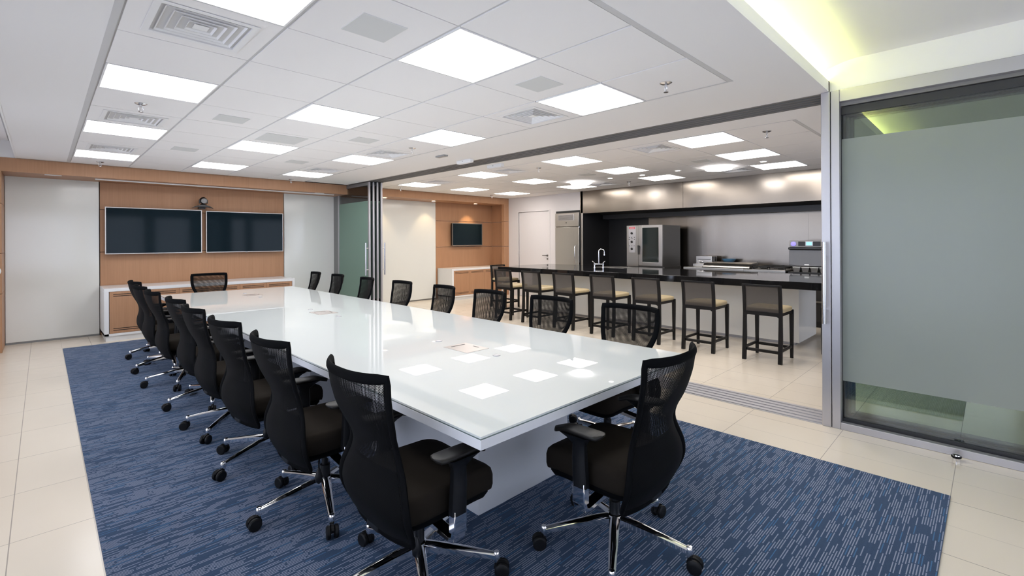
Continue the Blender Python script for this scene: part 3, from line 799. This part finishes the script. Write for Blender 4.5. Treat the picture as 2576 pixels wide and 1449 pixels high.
    # arms
    for s_ in (-1, 1):
        am = MB()
        sec = []
        for z, w2, d2, yo in ((.400, .021, .036, -.005), (.42, .021, .036, -.005), (.52, .020, .034, .0), (.585, .019, .032, .0), (.61, .026, .055, .012), (.627, .034, .09, .02)):
            sec.append([(s_ * .292 + w2 * cx_, yo + d2 * cy_ , z) for cx_, cy_ in ((-1, -.7), (-.6, -1), (.6, -1), (1, -.7), (1, .7), (.6, 1), (-.6, 1), (-1, .7))])
        arm = am.loft(sec).build('armrest', 'chair_plastic', t, smooth=50)
        pd = MB(); secs = []
        for i in range(17):
            v = i / 16; y = -.125 + .27 * v
            hw_ = (.046 + .004 * math.sin(v * math.pi)) * min(1, (max(0, 1 - (2 * v - 1) ** 6)) ** .5 + .12) * (1 - .22 * v)
            zt = .652 + .010 * (1 - v) - .025 * max(0, v - .72) / .28 - .004 * (1 - v); th = .024 * min(1, (max(0, 1 - (2 * v - 1) ** 8)) ** .5 + .25)
            x0 = s_ * (.292 - .012 * v)
            secs.append([(x0 + hw_ * cx_, y, zt - th / 2 + th / 2 * cz_) for cx_, cz_ in ((-1, 0), (-.92, .6), (-.65, .9), (0, 1), (.65, .9), (.92, .6), (1, 0), (.9, -.7), (0, -1), (-.9, -.7))])
        pd.loft(secs).build('arm_pad', 'arm_pad', arm, smooth=60)
        br = MB(); secs = []
        for (x, z, w2, th) in ((.300, .420, .030, .012), (.302, .345, .030, .012), (.292, .300, .030, .012), (.262, .290, .026, .010), (.16, .298, .026, .012), (.07, .310, .026, .014)):
            secs.append((x, z, w2, th))
        pr = []
        for i, (x, z, w2, th) in enumerate(secs):
            a_ = secs[max(0, i - 1)]; b_ = secs[min(len(secs) - 1, i + 1)]
            tx, tz = b_[0] - a_[0], b_[1] - a_[1]; l_ = math.hypot(tx, tz); nx, nz = -tz / l_, tx / l_
            pr.append([(s_ * (x + nx * th), -w2 - .005, z + nz * th), (s_ * (x + nx * th), w2 - .005, z + nz * th), (s_ * (x - nx * th), w2 - .005, z - nz * th), (s_ * (x - nx * th), -w2 - .005, z - nz * th)])
        br.box(s_ * .292 - .019, s_ * .292 + .019, -.036, .029, .325, .402)
        br.loft(pr).build('arm_bracket', 'chrome', arm, bevel=.003)
    # star base
    MB().lathe([(.030, .090), (.040, .100), (.043, .130), (.036, .155), (.028, .160)], 28).build('base_hub', 'chrome', t)
    def leg_mesh():
        l = MB(); secs = []
        for i in range(9):
            v = i / 8; x = .025 + .325 * v; zt = .158 - .052 * v ** 1.25; hh = .040 - .014 * v; hw_ = .027 - .0105 * v
            secs.append([(x, -hw_, zt - hh), (x, -hw_ * .95, zt - hh * .35), (x, -hw_ * .55, zt - .003), (x, 0, zt), (x, hw_ * .55, zt - .003), (x, hw_ * .95, zt - hh * .35), (x, hw_, zt - hh)])
        l.loft(secs); l.lathe([(.0145, .066), (.0165, .074), (.0165, .100), (.012, .109), (0, .1105)], 18, Matrix.Translation((.350, 0, 0)))
        return l
    def caster_mesh():
        c_ = MB()
        for s_ in (-1, 1):
            c_.lathe([(.010, -.011), (.027, -.011), (.0325, -.006), (.0325, .006), (.026, .011), (.010, .011)], 24, Matrix.Translation((.374, s_ * .019, .0325)) @ Matrix.Rotation(R(90), 4, 'X'))
        # hood
        secs = []
        for i in range(9):
            a_ = math.pi * (.02 + .80 * i / 8); r_ = .0355
            x = .372 + r_ * math.cos(a_) * -1; z = .0325 + r_ * math.sin(a_)
            xi = .372 + (r_ - .008) * -math.cos(a_); zi = .0325 + (r_ - .008) * math.sin(a_)
            secs.append([(x, -.0065, z), (x, .0065, z), (xi, .0065, zi), (xi, -.0065, zi)])
        c_.loft(secs)
        c_.cyl((.350, 0, .035), (.350, 0, .072), .0095, 12); c_.box(.348, .372, -.006, .006, .022, .05)
        return c_
    lm = cm = None
    for k_ in range(5):
        for nm_, mk, mt in (('base_leg', leg_mesh, 'chrome'), ('caster', caster_mesh, 'caster_black')):
            if k_ == 0:
                o = mk().build(nm_, mt, t, smooth=35 if nm_ == 'base_leg' else 40)
                if nm_ == 'base_leg': lm = o
                else: cm = o
            else:
                o = (lm if nm_ == 'base_leg' else cm).copy(); COL.objects.link(o); o.parent = t
            o.rotation_euler = (0, 0, 2 * math.pi * k_ / 5)
    return t
ch0 = make_chair()
CH = []
nL = ['nearest the camera', 'second from the camera', 'third from the camera', 'fourth from the camera', 'fifth from the camera', 'sixth from the camera', 'seventh from the camera', 'farthest, beside the white cabinet']
# world phase of the star base (deg)
LEFT = [(1.190, 1.81, 27, 0), (1.150, 2.70, 36, 1), (1.135, 3.54, 200 % 72, 5), (1.130, 4.36, 151 % 72, 2), (1.150, 5.17, 39, 3), (1.11, 6.10, 30, 2), (1.105, 6.95, 50, 3), (1.150, 7.80, 40, 4)]
for i, (x, y, ph, tw) in enumerate(LEFT):
    CH.append((x, y, -90 + tw, ph, 'black mesh swivel armchair on left long side of table, ' + nL[i], 'chairs along the left side of the table'))
nR = ['nearest the camera'] + nL[1:7] + ['farthest, before the white board']
RX = 2.855
for i, (y, tw) in enumerate(((1.94, -1), (2.73, -2), (3.53, -4), (4.31, -9), (5.16, -4), (6.06, -9), (6.98, -7), (7.82, -9))):
    CH.append((RX + .012 + .008 * math.sin(i * 2.1), y, 90 + tw, 17 * i % 72, 'black mesh swivel armchair on partition side of table, ' + nR[i], 'chairs along the right side of the table'))
CH.append((1.995, 1.31, 2, 139 % 72, 'black mesh swivel armchair at the near head of the table', 'chairs at the table ends'))
CH.append((1.89, 8.49, 180, 20, 'black mesh swivel armchair at the far head of the table, facing the camera', 'chairs at the table ends'))
first = True
for x, y, rz, ph, lb, grp in CH:
    loc = (x, y, .007)
    if first:
        ch0.location = loc; ch0.rotation_euler = (0, 0, R(rz)); ch0['label'] = lb; ch0['group'] = grp
        P0 = R(ph - rz)
        for c_ in ch0.children:
            if c_.name.split('.')[0] in ('base_leg', 'caster'): c_.rotation_euler[2] += P0
        first = False
    else:
        o = dup(ch0, loc, R(rz), lb, R(ph - rz), P0); o['group'] = grp

# ------------------------------------------------------------------ kitchen island
t = thing('kitchen_island', 'long white gloss kitchen island body on a recessed plinth', 'island', (7.55, 1.92, 0))
IL = 5.10
MB().box(0, .92, 0, IL, .045, .852).build('body', 'island_white', t, bevel=.002)
box(.06, .86, .06, IL - .06, 0, .045).build('plinth', 'aluminium', t)
ct = MB().box(6.96, 8.62, 1.47, 7.48, .852, .95).build('worktop', 'counter_black', bevel=.003)
tag(ct, 'long polished black stone worktop overhanging the island on the stool side', 'worktop')
t = thing('sink', 'slim stainless steel sink rim set in the black worktop behind the tap', 'sink', (8.34, 5.45, .95))
MB().box(-.2, .2, -.33, -.30, 0, .004).box(-.2, .2, .30, .33, 0, .004).box(-.2, -.17, -.3, .3, 0, .004).box(.17, .2, -.3, .3, 0, .004).build('rim', 'stainless_light', t, bevel=.001)
box(-.17, .17, -.3, .3, 0, .002).build('basin', 'steel_grey', t)
t = thing('tap', 'tall chrome bridge tap with two side handles on the black worktop', 'tap', (8.02, 5.62, .95), R(-58))
for s_ in (-1, 1):
    MB().lathe([(.026, 0), (.026, .006), (.014, .01), (.012, .05), (.019, .055), (.019, .085), (.010, .09)], 18, Matrix.Translation((s_ * .085, 0, 0))).build('valve', 'chrome', t)
    MB().cyl((s_ * .085, 0, .095), (s_ * .12, -.01, .125), .008, 10).cyl((s_ * .115, -.02, .115), (s_ * .128, .02, .13), .007, 10).build('lever', 'chrome', t)
MB().cyl((-.085, 0, .07), (.085, 0, .07), .011, 12).build('bridge', 'chrome', t)
pts_ = [(0, 0, .07), (0, 0, .30)] + [(.055 - .055 * math.cos(a_), 0, .32 + .055 * math.sin(a_)) for a_ in [math.pi * q / 10 for q in range(11)]] + [(.11, 0, .26)]
MB().tube(pts_, .011, 12, up=(0, 1, 0)).lathe([(.016, 0), (.016, .03)], 14, Matrix.Translation((.11, 0, .245))).build('spout', 'chrome', t)

# ------------------------------------------------------------------ bar stools (local +y = front)
def make_stool():
    t = thing('bar_stool', '', 'bar stool', (0, 0, 0))
    W, D = .205, .225
    for sx in (-1, 1):
        # rear leg runs up as back post, leaning out slightly at both ends
        secs = []
        for z, y in ((0, -D - .018), (.30, -D + .006), (.60, -D + .012), (.80, -D - .004), (.945, -D - .028)):
            hw_ = .0225 if z < .6 else .018
            secs.append([(sx * W - hw_, y - .02, z), (sx * W + hw_, y - .02, z), (sx * W + hw_, y + .02, z), (sx * W - hw_, y + .02, z)])
        MB().loft(secs).build('leg', 'stool_wood', t, bevel=.003)
        secs = []
        for z, h_ in ((0, .0165), (.55, .022), (.615, .022)):
            secs.append([(sx * W - h_, D - h_, z), (sx * W + h_, D - h_, z), (sx * W + h_, D + h_, z), (sx * W - h_, D + h_, z)])
        MB().loft(secs).build('leg', 'stool_wood', t, bevel=.003)
    for sx in (-1, 1): box(sx * W - .011, sx * W + .011, -D + .01, D - .015, .135, .168).build('footrest', 'stool_wood', t, bevel=.003)
    box(-W + .015, W - .015, D - .012, D + .012, .115, .150).build('footrest', 'stool_wood', t, bevel=.003)
    box(-W + .015, W - .015, -D - .006, -D + .016, .115, .150).build('footrest', 'stool_wood', t, bevel=.003)
    ap = MB()
    for sx in (-1, 1): ap.prism([(-D, .545), (-D + .04, .572), (D - .04, .572), (D, .545), (D, .612), (-D, .612)], 'x', sx * W - .010, sx * W + .010)
    for y in (-D, D): ap.prism([(-W, .540), (-W + .04, .567), (W - .04, .567), (W, .540), (W, .612), (-W, .612)], 'y', y - .010, y + .010)
    ap.build('apron', 'stool_wood', t)
    secs = []
    for ins, z in ((.004, .612), (0, .620), (0, .645), (.008, .657), (.03, .664), (.09, .668)):
        sec = []
        for k_ in range(32):
            a_ = 2 * math.pi * k_ / 32; c_, s_ = math.cos(a_), math.sin(a_)
            sec.append((math.copysign(abs(c_) ** .3, c_) * (W + .022 - ins), math.copysign(abs(s_) ** .3, s_) * (D + .012 - ins) + .012, z))
        secs.append(sec)
    MB().loft(secs).build('seat', 'stool_leather', t, smooth=60)
    secs = []
    for i in range(11):
        u = -1 + i / 5; x = u * (W + .016); y = -D - .028 - .014 * (1 - u * u); 
        secs.append([(x, y - .014, .928), (x, y + .014, .930), (x, y + .012, .948), (x, y - .014, .950)])
    MB().loft(secs).build('top_rail', 'stool_wood', t, bevel=.003)
    MB().grid(lambda u, v: ((u - .5) * 2 * (W - .012), -D - .002 - .026 * v ** 1.5 - .012 * (1 - (2 * u - 1) ** 2) * v, .61 + .32 * v), 8, 8, lambda u, v: ((u - .5) * .4, v * .32)).build('back_panel', 'stool_weave', t, recalc=False)
    return t
st0 = make_stool()
ST = []
ord_ = ['nearest the camera', 'second from the camera', 'third from the camera', 'fourth from the camera', 'fifth from the camera', 'sixth from the camera', 'farthest of the front row']
for i, y in enumerate((2.005, 2.805, 3.585, 4.35, 5.135, 5.89, 6.62)):
    ST.append((6.53, y, -90, 'dark wood bar stool with tan seat before the island, ' + ord_[i], 'bar stools along the island'))
ST.append((7.50, 7.82, 180, 'dark wood bar stool at the far end of the island, behind the front row', 'bar stools at the island ends'))
ST.append((7.44, 1.34, 0, 'dark wood bar stool at the near island end, mostly hidden by the aluminium post', 'bar stools at the island ends'))
for i, (x, y, rz, lb, grp) in enumerate(ST):
    if i == 0: st0.location = (x, y, 0); st0.rotation_euler = (0, 0, R(rz)); st0['label'] = lb; st0['group'] = grp
    else: o = dup(st0, (x, y, 0), R(rz), lb); o['group'] = grp

# ------------------------------------------------------------------ cooking recess
struct(MB().box(9.20, 10.34, 6.90, 6.96, 0, ZC).build('trim_17', 'recess_steel_shaded'))
struct(box(9.19, 9.215, 6.895, 6.945, 0, 2.16).build('trim_18', 'stainless_light', bevel=.002))
bs = MB()
for y0, y1 in ((-1.0, 2.45), (2.452, 4.85), (4.852, 5.78)): bs.box(10.30, 10.335, y0, y1, 0.0, 2.1)
struct(box(10.30, 10.335, 5.782, 6.9, 0, 2.1).build('wall_splashback_shaded', 'recess_steel_shaded'))  # end of the splashback, coloured dark for the shade under the hood
struct(bs.build('wall_splashback', 'stainless'))
struct(box(9.20, 10.34, -1.2, -1.1, 0, ZC).build('wall_recess', 'white_paint'))
t = thing('extractor_hood', 'long brushed stainless steel extractor hood above the cooking line', 'extractor hood', (9.2, 3.0, 2.15))
MB().box(0, .02, 1.402, 3.98, 0, .528).box(.006, .02, -4.0, 1.40, 0, .528).build('front_panel', 'stainless', t, bevel=.001)
MB().box(.02, .08, -4.0, 3.88, 0.0, .03).build('front_lip', 'dark_steel', t)
MB().box(.80, 1.095, -4.0, 3.88, -.12, .10).build('back_plenum', 'dark_steel', t)
fl = MB().prism([(.08, .12), (.80, -.02), (.80, .0), (.08, .14)], 'y', -4.0, 3.88)
fl.build('filter_bank', 'dark_steel', t)
for y in (-2.2, -.7, .8, 2.3):
    MB().cyl((.35, y - .18, .06), (.35, y + .18, .06), .02, 12).build('lamp_tube', 'grey_plastic', t)
MB().tube([(.2, -4.0, .03), (.2, 3.8, .03)], .012, 8).build('gas_pipe', 'steel_grey', t)
# fridge
t = thing('refrigerator', 'tall narrow stainless steel refrigerator beside the white door', 'refrigerator', (9.24, 7.39, 0))
MB().box(.0, .75, -.385, .375, .1, 2.19).build('cabinet', 'dark_steel', t)
dr = MB().box(-.035, 0, -.365, .375, .12, 1.835).build('door', 'stainless_light', t, bevel=.006)
MB().tube([(-.035, -.265, 1.38), (-.075, -.265, 1.35), (-.075, -.265, .98), (-.035, -.265, .95)], .012, 10, up=(0, 1, 0)).build('handle', 'chrome_satin', dr)
MB().box(-.035, 0, -.365, .375, 1.85, 2.18).build('compressor_cover', 'stainless_light', t, bevel=.004)
MB().box(-.045, -.035, -.225, .275, 1.995, 2.145).build('grille_frame', 'aluminium', t, bevel=.003)
lv = MB()
for q in range(7): lv.box(-.048, -.044, -.205, .255, 2.010 + q * .018, 2.020 + q * .018)
lv.build('grille', 'steel_grey', t)
MB().lathe([(.014, 0), (.014, .006)], 14, Matrix.Translation((-.035, .02, 1.94)) @ Matrix.Rotation(R(-90), 4, 'Y')).build('lock', 'black_plastic', t)
for z in (1.83, .95): MB().cyl((-.03, -.375, z - .02), (-.03, -.375, z + .02), .012, 12).build('hinge', 'chrome', t)
MB().box(-.02, .7, -.36, .36, 0, .1).build('kickboard', 'black_plastic', t)
MB().box(0, .75, -.385, .375, 2.19, 2.235).build('top_gap', 'gap_black', t)

# combi oven
t = thing('combi_oven', 'stainless steel combi oven with glass door and three black dials', 'oven', (9.3, 5.32, .93))
MB().box(.012, .80, -.425, .435, 0, .892).build('body', 'steel_grey', t, bevel=.004)
MB().box(-.01, .012, .150, .437, 0, .895).build('control_column', 'stainless_light', t, bevel=.003)
pn = MB(); pn.prism([(.385, .876), (.205, .873), (.205, .62), (.225, .30), (.365, .30), (.385, .62)], 'x', -.014, -.010); cpn = pn.build('control_panel', 'aluminium', t, bevel=.001)
for z in (.728, .537, .382): MB().lathe([(.026, 0), (.026, .012), (.020, .018), (0, .018)], 18, Matrix.Translation((-.014, .306, z)) @ Matrix.Rotation(R(-90), 4, 'Y')).build('dial', 'black_plastic', cpn)
MB().box(-.0155, -.0135, .225, .375, .820, .862).build('badge', 'red_badge', cpn)
MB().box(-.0165, -.0150, .243, .357, .838, .845).build('badge_bar', 'badge_white', cpn)
for z, ys in ((.63, (.24, .31, .365)), (.60, (.30,)), (.44, (.245, .305, .365)), (.585, (.24, .37))):
    for y in ys: box(-.0155, -.0138, y - .012, y + .012, z, z + .012).build('marking', 'black_plastic', cpn)
dd = MB().box(-.022, .010, -.425, -.340, .02, .897).box(-.022, .010, .045, .138, .02, .897).box(-.022, .010, -.34, .045, .84, .897).box(-.022, .010, -.34, .045, .02, .10).build('door', 'stainless_light', t, bevel=.003)
box(-.016, -.004, -.345, .05, .09, .845).build('window', 'oven_glass', dd)
MB().cyl((-.022, .12, .437), (-.05, .12, .437), .018, 16).prism([(.135, .46), (.105, .46), (.112, .26), (.128, .26)], 'x', -.065, -.045).build('handle', 'black_plastic', dd)
rk = MB()
for y in (-.27, -.05): rk.cyl((-.002, y, .15), (-.002, y, .8), .004, 6)
rk.cyl((-.002, -.27, .5), (-.002, -.05, .5), .004, 6); rk.build('rack', 'steel_grey', dd)
so = MB().box(9.34, 10.1, 4.88, 5.76, .80, .93)
for y in (4.9, 5.70):
    for x in (9.36, 10.04): so.box(x, x + .04, y, y + .04, 0, .80)
tag(so.build('oven_stand', 'steel_grey'), 'grey steel stand carrying the combi oven, hidden behind the island', 'stand')

# cooking line
t = thing('cooking_range', 'stainless steel cooking line with front rail along the splashback', 'range', (9.3, 3.5, 0))
MB().box(.02, .98, -.92, .94, .12, .90).build('body', 'steel_grey', t)
MB().box(0, .98, -.22, .945, .905, .955).build('worktop', 'stainless_light', t, bevel=.004)
MB().box(0, .98, -.925, -.222, .900, .950).build('worktop', 'stainless_light', t, bevel=.004)
MB().box(.05, .95, -.9, .92, 0, .12).build('plinth', 'black_plastic', t)
for q in range(6): MB().lathe([(.022, 0), (.022, .02), (.016, .026), (0, .026)], 16, Matrix.Translation((.02, -.75 + .3 * q, .84)) @ Matrix.Rotation(R(-90), 4, 'Y')).build('knob', 'black_plastic', t)
t = thing('gas_cooktop', 'black cast-iron gas burners at the right end of the cooking line', 'cooktop', (9.3, 2.87, .951))
box(.08, .92, -.27, .29, 0, .006).build('burner_tray', 'steel_grey', t)
for y0 in (-.27, .02):
    gr = MB()
    for y in (y0, y0 + .25): gr.box(.10, .90, y, y + .014, .035, .050)
    for x in (.10, .30, .50, .70, .886): gr.box(x, x + .014, y0, y0 + .264, .035, .050)
    for x in (.1, .5, .886):
        for y in (y0, y0 + .25): gr.box(x, x + .014, y, y + .014, .006, .036)
    gr.build('burner_grate', 'cast_iron', t)
    for x in (.3, .7): MB().lathe([(.05, .006), (.055, .018), (.03, .026), (0, .026)], 14, Matrix.Translation((x, y0 + .13, 0))).build('burner', 'cast_iron', t)
# griddle with rounded lid
t = thing('griddle', 'griddle with long rounded stainless steel lid on the cooking line', 'griddle', (9.6, 3.65, .956))
lid = []
for q in range(11):
    a_ = math.pi / 2 * q / 10
    lid.append((-.22 + .20 * (1 - math.cos(a_)), .095 * math.sin(a_)))
lid += [(.25, .10), (.25, 0)]
MB().prism(lid, 'y', -.45, .43).build('lid', 'stainless_light', t, bevel=.002)
MB().box(-.23, .24, -.455, .44, 0.0, .012).build('plate', 'cast_iron', t)
MB().cyl((.2, -.46, .10), (.2, -.46, .13), .006, 8).build('hinge_pin', 'steel_grey', t)
t = thing('fryer', 'small boxy stainless steel fryer with raised back, left of the griddle', 'fryer', (9.93, 4.29, .956))
MB().box(.0, .25, -.17, .17, 0, .205).box(-.20, 0, -.15, .15, 0, .05).build('housing', 'stainless_light', t, bevel=.004)
MB().box(-.004, .0, -.14, .14, .13, .140).build('seam', 'gap_black', t)
MB().tube([(-.08, -.05, .06), (-.14, -.02, .075), (-.21, .0, .08)], .008, 8).build('basket_handle', 'black_plastic', t)
MB().tube([(-.10, .10, .05), (-.10, .10, .10), (-.10, .02, .11), (-.10, -.02, .09)], .007, 8).build('tap', 'chrome_satin', t)
MB().box(.02, .10, -.22, -.178, 0, .20).build('side_post', 'dark_steel', t, bevel=.003)
bw = MB().lathe([(.05, 0), (.11, .03), (.14, .075), (.135, .075), (.105, .034), (.048, .006), (0, .006)], 28).build('mixing_bowl', 'blue_bowl')
bw.location = (10.1, 3.84, 1.0305); tag(bw, 'small blue bowl on the shelf behind the griddle lid', 'bowl')
sh = MB().box(9.92, 10.27, 3.55, 4.02, 1.012, 1.03)
for x_ in (9.94, 10.23):
    for y_ in (3.57, 3.98): sh.box(x_, x_ + .02, y_, y_ + .02, .956, 1.012)
sh = sh.build('steel_shelf', 'stainless')
tag(sh, 'low steel shelf behind the griddle holding the blue bowl', 'shelf')
# benches right of the range
t = thing('prep_bench', 'dark work bench right of the range carrying the speed oven', 'bench', (9.36, 1.7, 0))
MB().box(0, .9, -1.0, .84, .10, .90).build('body', 'dark_steel', t)
MB().box(-.03, .92, -1.0, .84, .90, .935).build('worktop', 'black_plastic', t, bevel=.003)
MB().box(.03, .88, -.98, .80, 0, .10).build('plinth', 'black_plastic', t)
MB().box(-.012, 0, -.9, .8, .42, .45).build('bench_rail', 'stainless_light', t)
# speed oven
t = thing('speed_oven', 'grey countertop speed oven with blue dial and small lit display', 'oven', (9.5, 2.30, .935))
MB().box(.0, .55, -.30, .26, .09, .385).build('body', 'steel_grey', t, bevel=.01)
dr = MB().prism([(-.30, .115), (-.15, .103), (.0, .099), (.12, .103), (.26, .115), (.26, .38), (-.30, .38)], 'x', -.03, 0).build('door', 'steel_grey', t, bevel=.004)
MB().box(-.034, -.03, -.05, .02, .115, .135).build('badge', 'badge_white', dr)
MB().box(-.075, .03, -.31, .265, .385, .43).build('door_handle', 'black_plastic', t, bevel=.014)
cpn = MB().box(-.005, .50, -.30, .26, .43, .545).build('control_housing', 'grey_plastic', t, bevel=.012)
MB().box(-.009, -.005, -.22, .12, .45, .53).build('control_fascia', 'black_plastic', cpn)
MB().box(-.012, -.009, -.105, .01, .453, .532).build('display_frame', 'aluminium', cpn, bevel=.002)
MB().box(-.014, -.012, -.09, -.005, .465, .52).build('display', 'lcd_blue', cpn)
MB().lathe([(.038, 0), (.038, .014), (.03, .02), (0, .02)], 24, Matrix.Translation((-.005, .195, .488)) @ Matrix.Rotation(R(-90), 4, 'Y')).build('dial', 'dial_blue', cpn)
ftm = MB()
for x in (.05, .47):
    for y in (-.25, .2): ftm.lathe([(.022, 0), (.018, .09)], 12, Matrix.Translation((x, y, 0)))
ftm.build('foot', 'black_plastic', t)
gnt = ['leftmost', 'middle', 'right-hand', 'rightmost']
for q in range(4):
    y = 2.42 - .135 * q
    t2 = thing('steel_container', 'small pale steel food container before the speed oven, ' + gnt[q], 'container', (9.42, y, .935), 0, 'food containers in front of the speed oven')
    MB().loft([[(sx * .04, sy * .045, 0) for sx, sy in ((-1, -1), (1, -1), (1, 1), (-1, 1))], [(sx * .05, sy * .055, .08) for sx, sy in ((-1, -1), (1, -1), (1, 1), (-1, 1))]]).build('tub', 'stainless_light', t2, bevel=.004)
    MB().box(-.055, .055, -.060, .060, .08, .086).build('lid', 'white_lacquer', t2, bevel=.002)

# round wall device on the pier
t = thing('wall_dial', 'small round white wall device at the left edge on the oak pier', 'wall device', (-.47, 9.52, 1.12))
MB().lathe([(.07, 0), (.07, .012), (.055, .02), (0, .02)], 28, Matrix.Rotation(R(90), 4, 'X')).build('body', 'white_lacquer', t)
MB().lathe([(.035, 0.0), (.035, .003)], 24, Matrix.Translation((0, -.019, 0)) @ Matrix.Rotation(R(90), 4, 'X')).build('face', 'grey_plastic', t)
